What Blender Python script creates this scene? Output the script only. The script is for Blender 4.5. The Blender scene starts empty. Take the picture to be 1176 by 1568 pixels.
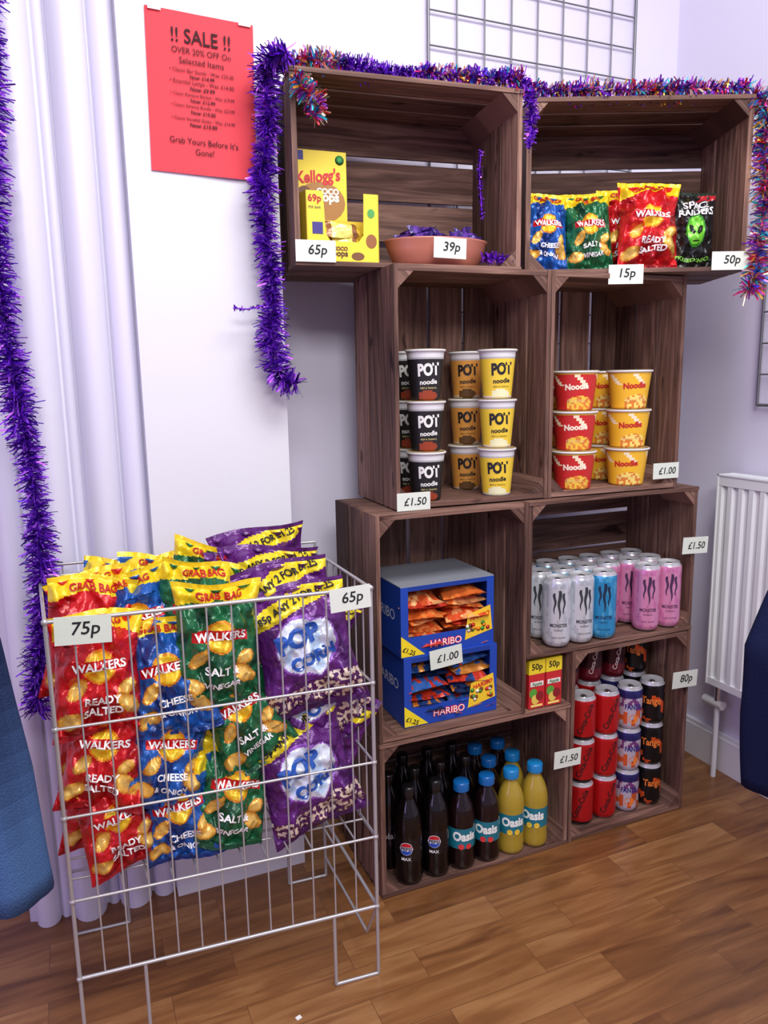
import bpy, math, random
from mathutils import Matrix, Vector, noise
random.seed(7)
SC=bpy.context.scene
COL=SC.collection
L=0.5; S=0.37; D=0.242
# ---------------------------------------------------------------- helpers
def lin(c):
    r=[]
    for v in c[:3]:
        v=v/255.0
        r.append(v/12.92 if v<=0.04045 else ((v+0.055)/1.055)**2.4)
    return (r[0],r[1],r[2],1.0)
def T(x,y,z): return Matrix.Translation((x,y,z))
def RX(a): return Matrix.Rotation(a,4,'X')
def RY(a): return Matrix.Rotation(a,4,'Y')
def RZ(a): return Matrix.Rotation(a,4,'Z')
def SCL(x,y,z): return Matrix.Diagonal((x,y,z,1))
class MB:
    def __init__(s):
        s.v=[];s.f=[];s.m=[];s.c=[];s.uv=[];s.sm=[];s.mats=[]
    def mi(s,mat):
        if mat not in s.mats: s.mats.append(mat)
        return s.mats.index(mat)
    def add(s,vs,fs,mat,col=(200,200,200),M=None,uv=None,smooth=False):
        b=len(s.v)
        if M is not None: vs=[M@Vector(v) for v in vs]
        s.v.extend([tuple(v) for v in vs]);k=s.mi(mat)
        many=isinstance(col,list)
        lc=None if many else lin(col)
        for i,f in enumerate(fs):
            s.f.append(tuple(b+j for j in f));s.m.append(k);s.sm.append(smooth)
            s.c.append(col[i] if many else lc)
            s.uv.append(uv[i] if uv else None)
    def box(s,p0,p1,mat,col=(200,200,200),M=None,axis=None):
        x0,y0,z0=p0;x1,y1,z1=p1
        vs=[(x0,y0,z0),(x1,y0,z0),(x1,y1,z0),(x0,y1,z0),(x0,y0,z1),(x1,y0,z1),(x1,y1,z1),(x0,y1,z1)]
        fs=[(0,3,2,1),(4,5,6,7),(0,1,5,4),(2,3,7,6),(1,2,6,5),(3,0,4,7)]
        uv=None
        if axis is not None:
            ro=random.random()*50;ru=random.random()*20
            o=[i for i in range(3) if i!=axis]
            uv=[[(vs[j][axis]+ru,vs[j][o[0]]+vs[j][o[1]]+ro) for j in f] for f in fs]
        s.add(vs,fs,mat,col,M,uv)
    def lathe(s,prof,n,mat,col,M=None,smooth=True,cap=True):
        vs=[];fs=[];cs=[]
        for r,z in prof:
            for i in range(n):
                a=2*math.pi*i/n;vs.append((r*math.sin(a),-r*math.cos(a),z))
        cf=callable(col);lc=None if cf else lin(col)
        for k in range(len(prof)-1):
            for i in range(n):
                j=(i+1)%n;fs.append((k*n+i,k*n+j,(k+1)*n+j,(k+1)*n+i))
                if cf:
                    a=2*math.pi*(i+.5)/n
                    if a>math.pi:a-=2*math.pi
                    cs.append(lin(col((prof[k][1]+prof[k+1][1])/2,a,k)))
                else: cs.append(lc)
        s.add(vs,fs,mat,cs,M,smooth=smooth)
        if cap:
            for k,rev in ((0,True),(len(prof)-1,False)):
                if prof[k][0]>1e-4:
                    ring=[vs[k*n+i] for i in range(n)]
                    z=prof[k][1]
                    c=col(z,0,k if k==0 else k-1) if cf else col
                    s.add(ring,[tuple(range(n))[::-1] if rev else tuple(range(n))],mat,c,M)
    def tube(s,p0,p1,r,mat,col=(200,200,200),n=6):
        p0=Vector(p0);p1=Vector(p1);d=p1-p0
        if d.length<1e-6:return
        q=d.to_track_quat('Z','Y').to_matrix().to_4x4()
        M=T(*p0)@q
        s.lathe([(r,0),(r,d.length)],n,mat,col,M)
    def path(s,pts,r,mat,col=(200,200,200),n=6):
        for a,b in zip(pts[:-1],pts[1:]): s.tube(a,b,r,mat,col,n)
    def text(s,t,width,fn,mat,col,off=0.0,maxh=None,rot=0.0,sy=1.0):
        vs,fs,w,h=textgeo(t,off)
        k=width/w
        if maxh and h*k>maxh:k=maxh/h
        c,si=math.cos(rot),math.sin(rot)
        s.add([fn((x*c-y*sy*si)*k,(x*si+y*sy*c)*k) for x,y in vs],fs,mat,col)
    def mesh(s,name):
        me=bpy.data.meshes.new(name);me.from_pydata(s.v,[],s.f)
        for m in s.mats: me.materials.append(m)
        me.polygons.foreach_set('material_index',s.m);me.polygons.foreach_set('use_smooth',s.sm)
        ca=me.color_attributes.new('Col','FLOAT_COLOR','CORNER')
        ul=me.uv_layers.new(name='UVMap')
        cd=[];ud=[]
        for f,c,u in zip(s.f,s.c,s.uv):
            for j in range(len(f)):
                cd.extend(c);ud.extend(u[j] if u else (0.0,0.0))
        ca.data.foreach_set('color',cd);ul.data.foreach_set('uv',ud)
        me.update();return me
    def obj(s,name,M=None):
        return inst(name,s.mesh(name),M)
def inst(name,me,M=None):
    o=bpy.data.objects.new(name,me);COL.objects.link(o)
    if M is not None:o.matrix_world=M
    return o
_tc={}
def textgeo(t,off=0.0):
    k=(t,off)
    if k in _tc:return _tc[k]
    cu=bpy.data.curves.new('tmp','FONT');cu.body=t;cu.size=1;cu.offset=off;cu.resolution_u=3
    ob=bpy.data.objects.new('tmp',cu);COL.objects.link(ob)
    dg=bpy.context.evaluated_depsgraph_get();ev=ob.evaluated_get(dg);me=ev.to_mesh()
    vs=[(v.co.x,v.co.y) for v in me.vertices];fs=[tuple(p.vertices) for p in me.polygons]
    ev.to_mesh_clear();bpy.data.objects.remove(ob);bpy.data.curves.remove(cu)
    xs=[v[0] for v in vs];ys=[v[1] for v in vs]
    cx=(min(xs)+max(xs))/2;cy=(min(ys)+max(ys))/2
    vs=[(x-cx,y-cy) for x,y in vs]
    _tc[k]=(vs,fs,max(xs)-min(xs),max(ys)-min(ys));return _tc[k]
# ---------------------------------------------------------------- materials
def mat_attr(name,rough=.4,metal=0.0,bump=0.0,bscale=200,spec=.5,coat=0,trans=0,dist=.003):
    m=bpy.data.materials.new(name);m.use_nodes=True;nt=m.node_tree;b=nt.nodes['Principled BSDF']
    a=nt.nodes.new('ShaderNodeAttribute');a.attribute_name='Col'
    nt.links.new(a.outputs['Color'],b.inputs['Base Color'])
    b.inputs['Roughness'].default_value=rough;b.inputs['Metallic'].default_value=metal
    b.inputs['Specular IOR Level'].default_value=spec
    b.inputs['Coat Weight'].default_value=coat;b.inputs['Transmission Weight'].default_value=trans
    if bump:
        tc=nt.nodes.new('ShaderNodeTexCoord');n=nt.nodes.new('ShaderNodeTexNoise');n.inputs['Scale'].default_value=bscale
        n.inputs['Detail'].default_value=3
        bp=nt.nodes.new('ShaderNodeBump');bp.inputs['Strength'].default_value=bump;bp.inputs['Distance'].default_value=dist
        nt.links.new(tc.outputs['Object'],n.inputs['Vector']);nt.links.new(n.outputs['Fac'],bp.inputs['Height']);nt.links.new(bp.outputs['Normal'],b.inputs['Normal'])
    return m
FOIL=mat_attr('printed_foil',.27,.2,.8,38,.6,dist=.007)
CARD=mat_attr('printed_card',.5)
PAPER=mat_attr('paper',.8,0,.1,80)
CAN=mat_attr('printed_can',.28,.35)
ALU=mat_attr('aluminium',.25,.95)
PLAST=mat_attr('plastic',.25,0,0,0,.6)
PET=mat_attr('pet_bottle',.08,0,0,0,.5,coat=.15)
WIRE=mat_attr('coated_wire',.35,.45)
TIN=mat_attr('tinsel_foil',.3,.65)
PAINT=mat_attr('enamel_paint',.4)
CLOTH=mat_attr('cloth',.95,0,.6,400,.1)
CER=mat_attr('glazed_clay',.3,0,0,0,.5)
def wall_mat(name,c0,c1):
    m=bpy.data.materials.new(name);m.use_nodes=True;nt=m.node_tree;b=nt.nodes['Principled BSDF']
    b.inputs['Roughness'].default_value=.6
    tc=nt.nodes.new('ShaderNodeTexCoord');n=nt.nodes.new('ShaderNodeTexNoise');n.inputs['Scale'].default_value=3;n.inputs['Detail'].default_value=4
    r=nt.nodes.new('ShaderNodeValToRGB');r.color_ramp.elements[0].color=c0;r.color_ramp.elements[1].color=c1
    n2=nt.nodes.new('ShaderNodeTexNoise');n2.inputs['Scale'].default_value=120
    bp=nt.nodes.new('ShaderNodeBump');bp.inputs['Strength'].default_value=.06;bp.inputs['Distance'].default_value=.002
    for a,c in ((tc.outputs['Object'],n.inputs['Vector']),(tc.outputs['Object'],n2.inputs['Vector']),(n.outputs['Fac'],r.inputs['Fac']),(r.outputs['Color'],b.inputs['Base Color']),(n2.outputs['Fac'],bp.inputs['Height']),(bp.outputs['Normal'],b.inputs['Normal'])): nt.links.new(a,c)
    return m
WALL=wall_mat('plaster_lilac_light_tint',(.72,.68,.86,1),(.79,.77,.88,1))  # lilac cast of the room light is put into this wall colour
WALLW=wall_mat('painted_plaster_white',(.74,.74,.80,1),(.79,.79,.83,1))
def wood_mat():
    m=bpy.data.materials.new('stained_pine');m.use_nodes=True;nt=m.node_tree;b=nt.nodes['Principled BSDF'];N=nt.nodes.new;K=nt.links.new
    uv=N('ShaderNodeUVMap');uv.uv_map='UVMap'
    def nz(sx,sy,sc,det,dist=0):
        mp=N('ShaderNodeMapping');mp.inputs['Scale'].default_value=(sx,sy,1);K(uv.outputs['UV'],mp.inputs['Vector'])
        n=N('ShaderNodeTexNoise');n.inputs['Scale'].default_value=sc;n.inputs['Detail'].default_value=det;n.inputs['Distortion'].default_value=dist;K(mp.outputs['Vector'],n.inputs['Vector']);return n
    g=nz(3,48,1.5,5,1.1);t=nz(.8,.7,1.6,1);k=nz(9,22,1,2)
    mx=N('ShaderNodeMath');mx.operation='MULTIPLY_ADD';K(g.outputs['Fac'],mx.inputs[0]);mx.inputs[1].default_value=.95;
    ad=N('ShaderNodeMath');ad.operation='MULTIPLY_ADD';K(t.outputs['Fac'],ad.inputs[0]);ad.inputs[1].default_value=1.0;ad.inputs[2].default_value=-.49
    K(ad.outputs[0],mx.inputs[2])
    r=N('ShaderNodeValToRGB');e=r.color_ramp.elements;e[0].position=.25;e[0].color=(.058,.028,.022,1);e[1].position=.8;e[1].color=(.36,.205,.155,1)
    x=e.new(.52);x.color=(.165,.086,.064,1);K(mx.outputs[0],r.inputs['Fac'])
    kr=N('ShaderNodeValToRGB');kr.color_ramp.elements[0].position=.27;kr.color_ramp.elements[0].color=(.25,.2,.2,1);kr.color_ramp.elements[1].position=.34;kr.color_ramp.elements[1].color=(1,1,1,1);K(k.outputs['Fac'],kr.inputs['Fac'])
    mm=N('ShaderNodeMixRGB');mm.blend_type='MULTIPLY';mm.inputs[0].default_value=1;K(r.outputs['Color'],mm.inputs[1]);K(kr.outputs['Color'],mm.inputs[2]);K(mm.outputs[0],b.inputs['Base Color'])
    b.inputs['Roughness'].default_value=.65;b.inputs['Specular IOR Level'].default_value=.3
    bp=N('ShaderNodeBump');bp.inputs['Strength'].default_value=.3;bp.inputs['Distance'].default_value=.002;K(g.outputs['Fac'],bp.inputs['Height']);K(bp.outputs['Normal'],b.inputs['Normal'])
    return m
WOOD=wood_mat()
def floor_mat():
    m=bpy.data.materials.new('wood_laminate');m.use_nodes=True;nt=m.node_tree;b=nt.nodes['Principled BSDF'];N=nt.nodes.new;K=nt.links.new
    tc=N('ShaderNodeTexCoord');mp=N('ShaderNodeMapping');mp.inputs['Rotation'].default_value=(0,0,0);K(tc.outputs['Object'],mp.inputs['Vector'])
    br=N('ShaderNodeTexBrick');br.inputs['Scale'].default_value=1;br.inputs['Brick Width'].default_value=.34;br.inputs['Row Height'].default_value=.080
    br.inputs['Mortar Size'].default_value=.0006;br.inputs['Color1'].default_value=(.0,.0,.0,1);br.inputs['Color2'].default_value=(1,1,1,1);br.inputs['Mortar'].default_value=(.5,.5,.5,1);br.offset=.37
    K(mp.outputs['Vector'],br.inputs['Vector'])
    mp2=N('ShaderNodeMapping');mp2.inputs['Scale'].default_value=(2.2,20,1);K(tc.outputs['Object'],mp2.inputs['Vector'])
    n=N('ShaderNodeTexNoise');n.inputs['Scale'].default_value=1.6;n.inputs['Detail'].default_value=6;n.inputs['Distortion'].default_value=1.2;n.noise_dimensions='4D'
    K(mp2.outputs['Vector'],n.inputs['Vector'])
    wm=N('ShaderNodeMath');wm.operation='MULTIPLY';wm.inputs[1].default_value=13;K(br.outputs['Color'],wm.inputs[0]);K(wm.outputs[0],n.inputs['W'])
    a=N('ShaderNodeMath');a.operation='MULTIPLY_ADD';a.inputs[1].default_value=.28;K(br.outputs['Color'],a.inputs[0])
    s=N('ShaderNodeMath');s.operation='MULTIPLY_ADD';s.inputs[1].default_value=1.1;s.inputs[2].default_value=-.22;K(n.outputs['Fac'],s.inputs[0]);K(s.outputs[0],a.inputs[2])
    r=N('ShaderNodeValToRGB');e=r.color_ramp.elements;e[0].position=.2;e[0].color=(.120,.045,.015,1);e[1].position=.85;e[1].color=(.40,.205,.078,1)
    x=e.new(.5);x.color=(.235,.098,.032,1);K(a.outputs[0],r.inputs['Fac'])
    mm=N('ShaderNodeMixRGB');mm.blend_type='MIX';mm.inputs[2].default_value=(.12,.05,.02,1);K(br.outputs['Fac'],mm.inputs[0]);K(r.outputs['Color'],mm.inputs[1]);K(mm.outputs[0],b.inputs['Base Color'])
    b.inputs['Roughness'].default_value=.30
    return m
FLOOR=floor_mat()
# ---------------------------------------------------------------- room
def simple(name,boxes,mat,col=(235,235,240)):
    mb=MB()
    for a,b in boxes: mb.box(a,b,mat,col)
    return mb.obj(name)
simple('floor',[((-3,-4,-.05),(1.13,.42,0))],FLOOR)
simple('wall_back',[((-3,.42,0),(1.18,.5,2.7))],WALL)
simple('wall_right',[((1.13,-4,0),(1.2,.42,2.7))],WALL)
simple('wall_pier',[((-.415,.2,0),(-.118,.42,2.7))],WALLW)
simple('baseboard_right',[((1.114,-4,0),(1.13,.42,.10)),((1.118,-4,.10),(1.13,.42,.112))],PAINT)
simple('baseboard_back',[((-.118,.404,0),(1.114,.42,.10)),((-.118,.408,.10),(1.114,.42,.112))],PAINT)
mb=MB() # moulded door frame at left of pier
prof=[(-.415,.23)]
for cx,r,d in ((-.440,.024,.030),(-.502,.034,.045),(-.548,.010,.010),(-.598,.034,.048),(-.646,.010,.012),(-.682,.024,.03)):
    for i in range(13):
        a=math.pi*i/12;prof.append((cx+r*math.cos(a),.245-d*math.sin(a)))
prof.append((-.72,.25));prof.append((-.72,.42))
vs=[(x,y,z) for z in (0,2.7) for x,y in prof];n=len(prof)
mb.add(vs,[(i+1,i,n+i,n+i+1) for i in range(n-1)],PAINT,(222,220,236),smooth=True)
mb.obj('trim_1')
# ---------------------------------------------------------------- crates
def crate(origin,yaw,z0,portrait):
    mb=MB();g=.007;t=.010;te=.013;e=.001
    def put(l0,l1,s0,s1,y0,y1,gr):
        if portrait: mb.box((s0,y0,l0),(s1,y1,l1),WOOD,axis=2 if gr=='l' else 0)
        else: mb.box((l0,y0,s0),(l1,y1,s1),WOOD,axis=0 if gr=='l' else 2)
    w=(D-2*g)/3
    for k in range(3):
        y0=k*(w+g);y1=y0+w;j=lambda:random.uniform(0,.0015)
        put(e,L-e,e,t,y0+j(),y1,'l');put(e,L-e,S-t,S-e,y0+j(),y1,'l')
        put(e+.001,te,t,S-t,y0+.002+j(),y1,'s');put(L-te,L-e-.001,t,S-t,y0+.002+j(),y1,'s')
    nb=4;gb=.011;wb=(S-.004-(nb-1)*gb)/nb
    for k in range(nb):
        s0=.002+k*(wb+gb)+random.uniform(-.002,.002);put(.002,L-.002,max(s0,.002),s0+wb,D-.0005,D+.0085,'l')
    q=.036
    for (cl,sl) in ((te,1),(L-te,-1)):
        for (cs,ss) in ((t,1),(S-t,-1)):
            pts=[(cl,cs),(cl+sl*q,cs),(cl,cs+ss*q)]
            y0,y1=.003,D-.002
            vv=[((p[1],y,p[0]) if portrait else (p[0],y,p[1])) for y in (y0,y1) for p in pts]
            fs=[(0,1,2),(5,4,3),(0,3,4,1),(1,4,5,2),(2,5,3,0)]
            ro=random.random()*30
            mb.add(vv,fs,WOOD,uv=[[(vv[i][1]+ro,vv[i][0]+vv[i][2]+ro) for i in f] for f in fs])
    # nail heads on the front rim
    M=T(origin[0],origin[1],z0)@RZ(yaw)
    mb.obj('wooden_crate',M);return M
cE=crate((0,0),0,S,True)
cG=crate((0,0),0,0,False)
cF=crate((S,0),0,L,False)
cH=crate((L,0),0,0,True)
cC=crate((.0622,.0315),-.0355,L+S,True)
cD=crate((.0622+S*.9994,.0315-S*.0355),-.0355,L+S,True)
cA=crate((-.1127,.1187),-.1106,2*L+S,False)
cB=crate((.4153,.1011),-.394,2*L+S,False)
# ---------------------------------------------------------------- price tags
def tag(txt,M,w=.076,h=.04,tilt=0):
    mb=MB();mb.box((-w/2,-.0012,-h/2),(w/2,0,h/2),PAPER,(220,228,216))
    mb.text(txt,w*.66,lambda x,y:(x+.004+y*.15,-.0017,y),PAPER,(25,25,30),0.012,maxh=h*.60)
    return mb.obj('price_tag',M@RY(tilt))
tag('65p',cA@T(.042,-.003,.028),.082,.042)
tag('39p',cA@T(.335,.008,.045),.074,.042,.03)
tag('15p',cB@T(.225,-.013,-.005),.078,.042)
tag('50p',cB@T(.462,-.003,.022),.084,.04)
tag('£1.50',cC@T(.038,-.003,.018),.076,.038)
tag('£1.00',cD@T(.33,-.003,.045),.076,.038)
tag('£1.50',T(.862,-.003,.722),.082,.042,.05)
tag('80p',T(.852,-.003,.37),.082,.044,.05)
tag('£1.50',T(.49,-.003,.232),.078,.044,.03)
# ---------------------------------------------------------------- noodle pots
def pot(h,rb,rt,colfn,txt,tcol,txt2=None,lid=(200,170,120),tw=.05,band=None,sy=1.35):
    mb=MB();NP=26
    prof=[(rb*.9,0),(rb,.002)]
    for i in range(1,NP+1): prof.append((rb+(rt-.003-rb)*i/NP,.002+(h-.008)*i/NP))
    prof+=[(rt,h-.005),(rt+.001,h-.003),(rt,h-.001)]
    mb.lathe(prof,48,CARD,lambda z,a,k:(235,235,235) if z>h-.0065 else colfn(z/h,a))
    mb.lathe([(rt-.001,h),(rt-.004,h+.0006),(0.0001,h+.0008)],40,FOIL,lid,cap=False)
    def wrap(z0):
        def fn(x,y):
            z=z0+y;r=rb+(rt-.003-rb)*(z-.002)/(h-.008)+.0006;a=x/r
            return (r*math.sin(a),-r*math.cos(a),z)
        return fn
    mb.text(txt,tw,wrap(h*.60),CARD,tcol,.05,rot=.06,sy=sy)
    if txt2: mb.text(txt2,tw*.8,wrap(h*.36),CARD,tcol,.03,maxh=h*.18,rot=.06)
    mb.text('BEEF & TOMATO' if sy>1.2 else 'FLAVOUR',tw*.75,wrap(h*.24),CARD,(240,225,150) if tcol[0]>100 else (60,40,20),.0)
    return mb.mesh('noodle_pot')
def bands(top,mid,low,blob):
    def f(t,a):
        if t>.84:return top
        if t>.81:return tuple(int(v*.8) for v in top)
        if ((a+.05)/.65)**2+((t-.09)/.10)**2<1:return blob
        if t<.05:return low
        return mid
    return f
pk=pot(.106,.031,.043,bands((225,225,228),(28,26,28),(28,26,28),(150,60,30)),'POT',(240,240,235),'noodle',tw=.048)
po=pot(.106,.031,.043,bands((215,210,215),(205,140,60),(200,190,180),(90,60,30)),'POT',(30,25,25),'noodle',tw=.048)
py=pot(.106,.031,.043,bands((225,225,228),(240,205,60),(230,225,215),(235,235,190)),'POT',(30,30,35),'noodle',tw=.048)
def bowlcol(mid,low):
    def f(t,a):
        if t>.9:return (240,190,60)
        if ((a-.2)/.75)**2+((t-.12)/.24)**2<1:
            return low if noise.noise(Vector((a*6,t*9,mid[1])))>-.05 else (225,130,50)
        if t>.62 and math.sin(a*5+t*9)>.75:return (250,235,200)
        return mid
    return f
pr=pot(.090,.040,.053,bowlcol((205,40,38),(245,200,70)),'Noodle',(255,240,215),None,tw=.055,sy=1)
pg=pot(.090,.040,.053,bowlcol((245,190,45),(250,225,120)),'Noodle',(200,40,30),None,tw=.055,sy=1)
zC=L+S+.0132
for k in range(3):
    z=zC+k*.1072
    inst('noodle_pot',pk,T(.151,.070,z)@RZ(-.25));inst('noodle_pot',py,T(.322,.060,z)@RZ(-.45+.1*k));inst('noodle_pot',po,T(.309,.175,z)@RZ(-.4))
    inst('noodle_pot',pk,T(.16,.172,z)@RZ(-.4));
    z=zC+k*.0912
    inst('noodle_pot',pr,T(.53,.058,z)@RZ(-.55));inst('noodle_pot',pg,T(.682,.052,z)@RZ(-.7+.15*k))
    inst('noodle_pot',pr,T(.552,.172,z)@RZ(-.5));inst('noodle_pot',pg,T(.70,.165,z)@RZ(-.6))
# ---------------------------------------------------------------- cans
def can(h,r,body,deco):
    mb=MB()
    prof=[(r*.72,.004),(r*.78,0),(r*.86,.003),(r*.99,.012),(r,.016)]
    nz=18
    for i in range(1,nz): prof.append((r,.016+(h-.032)*i/nz))
    prof+=[(r,h-.014),(r*.96,h-.009),(r*.83,h-.002),(r*.84,h),(r*.80,h),(r*.78,h-.005),(.0001,h-.005)]
    N=len(prof)
    mb.lathe(prof,40,CAN,lambda z,a,k:(205,205,210) if (z<.006 or k>=N-6) else body(z/h,a))
    mb.lathe([(.005,h-.0045),(.008,h-.0035),(.005,h-.003)],14,ALU,(200,200,205),T(0,-.007,0)@SCL(1,1.4,1))
    def wrap(z0,x0=0):
        def fn(x,y):
            a=(x+x0)/r;return ((r+.0005)*math.sin(a),-(r+.0005)*math.cos(a),z0+y)
        return fn
    deco(mb,wrap,h,r);return mb.mesh('can')
def claw(col,tcol):
    def d(mb,wrap,h,r):
        fn=wrap(0)
        for x,z0,z1,w in ((-.011,.5,.80,.0030),(0,.42,.84,.0036),(.011,.5,.80,.0030)):
            n=8;pts=[]
            for i in range(n+1):
                t=i/n;zz=(z0+(z1-z0)*t)*h;ww=w*(0.15+t**.6)*(1 if t<.95 else .7);o=.0018*math.sin(9*t+x*300)
                pts.append((fn(x-ww+o,zz),fn(x+ww+o,zz)))
            vs=[p for q in pts for p in q];mb.add(vs,[(2*i,2*i+1,2*i+3,2*i+2) for i in range(n)],CARD,col)
        mb.text('MONSTER',.042,wrap(h*.33),CARD,tcol,.02,sy=1.3)
        mb.text('ENERGY',.022,wrap(h*.26),CARD,tcol,.0)
        mb.text('ZERO SUGAR',.034,wrap(h*.15),CARD,tcol,.0)
    return d
HE=.166
def sk(a,b):
    return lambda t,x:(b if noise.noise(Vector((math.sin(x)*3,math.cos(x)*3,t*7)))>.22 else a)
ew=can(HE,.033,sk((214,218,226),(190,196,206)),claw((50,55,60),(40,45,55)))
eb=can(HE,.033,sk((50,150,205),(85,175,220)),claw((20,40,70),(20,40,80)))
ep=can(HE,.033,sk((226,150,192),(215,128,180)),claw((70,40,80),(80,40,80)))
def script(txt,col,tw=.07,rot=1.35,z=.52):
    def d(mb,wrap,h,r): mb.text(txt,tw,wrap(h*z),CARD,col,.02,rot=rot)
    return d
def script2(txt,col,tw=.045,z=.55,c2=None):
    def d(mb,wrap,h,r):
        mb.text(txt,tw,wrap(h*z),CARD,col,.03,sy=1.3)
        if c2:
            fn=wrap(h*.27)
            n=14;mb.add([fn(.013*math.cos(2*math.pi*i/n),.012*math.sin(2*math.pi*i/n)) for i in range(n)],[tuple(range(n))],CARD,c2)
    return d
HS=.115
sr=can(HS,.033,lambda t,a:(190,26,30) if t>.12 else (30,20,22),script('Coca-Cola',(30,15,18),.085,1.2))
srw=can(HS,.033,lambda t,a:(195,26,30),script('Coca-Cola',(35,15,18),.085,1.2))
sd=can(HS,.033,lambda t,a:(60,18,32) if t>.35 else (110,20,35),script('Coca-Cola',(220,200,200)))
def fanc(t,a):
    if t>.76:return (45,45,110)
    if noise.noise(Vector((math.sin(a)*2.4,math.cos(a)*2.4,t*5)))>.10:return (225,100,50) if t<.45 else (130,70,140)
    return (205,200,218)
def tanc(t,a):
    return (225,90,40) if noise.noise(Vector((math.sin(a)*2.1+5,math.cos(a)*2.1,t*4)))>.30 else (22,20,22)
sf=can(HS,.033,fanc,script2('FANTA',(35,40,130),c2=(240,130,50)))
st=can(HS,.033,tanc,script2('Tango',(240,130,50),tw=.05))
zF=L+.0132
for r,y in enumerate((.035,.104,.173)):
    for i in range(7):
        x=.407+i*.068
        if r==0 and i in (0,4): continue
        me=(ew,ew,ew,eb,ep,ep,ep)[i] if r==0 else ((ew,ew,eb,eb,ep,ep,ep)[i] if r==1 else (ew,eb,eb,eb,ep,ep,ep)[i])
        inst('energy_drink_can',me,T(x+random.uniform(-.0008,.0008),y,zF)@RZ(-.45+random.uniform(-.25,.25)))
for r,y in enumerate((.055,.125,.195)):
    for i,x in enumerate((.577,.650,.725,.799)):
        for k in range(3 if r==0 else 4):
            me=(sr,srw,sf,st)[i] if (k<3) else (sd,sd,sd,st)[i]
            inst('soft_drink_can',me,T(x,y,.0145+k*HS+.0002*k)@RZ(-.45+random.uniform(-.3,.3)))
# ---------------------------------------------------------------- bottles
def bottle(liq,label,cap,deco,h=.232,r=.0325,capr=.0145):
    mb=MB()
    P=[(r*.75,0),(r*.95,.003),(r,.012),(r*.99,.03),(r*.97,.05),(r,.06),(r,.065),(r,.075),(r,.085),(r,.095),(r,.105),(r,.115),(r,.13),(r*.98,.14),(r*.9,.158),(r*.74,.176),(r*.52,.192),(r*.40,.202),(r*.38,.212)]
    P=[(a,b*h/.232) for a,b in P]
    lab=lambda z:.055*h/.232<z<.118*h/.232
    mb.lathe(P,30,PET,lambda z,a,k:label(z/h,a) if lab(z) else liq)
    z=.208*h/.232
    mb.lathe([(capr,z),(capr,z+.018),(capr*.9,z+.021),(.0001,z+.021)],20,PLAST,cap)
    def wrap(z0):
        def fn(x,y):
            a=x/r;return ((r+.0006)*math.sin(a),-(r+.0006)*math.cos(a),z0+y)
        return fn
    deco(mb,wrap);return mb.mesh('bottle')
def decop(mb,wrap):
    fn=wrap(.092);n=20
    def w2(x,y,k):
        a=x/.0325;r=.0325+k;return (r*math.sin(a),-r*math.cos(a),.092+y)
    strips=8
    def disc(rr,y0,y1,c,k):
        for i in range(strips):
            xa=-rr+2*rr*i/strips;xb=-rr+2*rr*(i+1)/strips
            ha=math.sqrt(max(0,rr*rr-xa*xa));hb=math.sqrt(max(0,rr*rr-xb*xb))
            q=[(xa,max(-ha,min(ha,y0))),(xb,max(-hb,min(hb,y0))),(xb,max(-hb,min(hb,y1))),(xa,max(-ha,min(ha,y1)))]
            mb.add([w2(x,y,k) for x,y in q],[(0,1,2,3)],PLAST,c)
    disc(.0155,-.1,.1,(235,235,240),.0005)
    disc(.0145,.005,.1,(200,30,45),.0009);disc(.0145,-.1,-.005,(30,80,190),.0009)
    mb.text('PEPSI',.024,lambda x,y:w2(x,y,.0012),PLAST,(15,20,60),.03)
    mb.text('MAX',.022,wrap(.067),PLAST,(240,240,240),.02)
bp_=bottle((8,4,5),lambda t,a:(14,14,20),(16,16,18),decop)
bk=bottle((9,5,6),lambda t,a:(20,12,22),(18,12,14),lambda mb,w:mb.text('Cola',.04,w(.088),PLAST,(150,140,150),.02))
def decoo(fc):
    def d(mb,w):
        mb.text('Oasis',.056,w(.086),PLAST,(240,245,240),.045,sy=1.2)
        fn=w(.060);n=12
        for x in (-.008,.010):
            mb.add([fn(x+.007*math.cos(2*math.pi*i/n),.007*math.sin(2*math.pi*i/n)) for i in range(n)],[tuple(range(n))],PLAST,fc)
    return d
lab=lambda t,a:(25,115,135)
b1=bottle((22,8,10),lab,(15,95,165),decoo((220,60,60)),.210,.033,.019)
b2=bottle((168,142,48),lab,(25,125,190),decoo((240,200,60)),.210,.033,.019)
zG=.0105
fr=(bp_,bp_,b1,b1,b2,b2)
for r,y in enumerate((.034,.104,.174)):
    for i in range(6):
        me=fr[i] if r==0 else ((bk if i<4 else b1) if r==2 else (bk,bp_,bk,bk,b1,b2)[i])
        nm='cola_bottle' if me in (bp_,bk) else 'juice_bottle'
        x=.082+i*.068-(.02 if r else 0)
        inst(nm,me,T(x,y,zG)@RZ(-.4+random.uniform(-.3,.3)))
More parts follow.
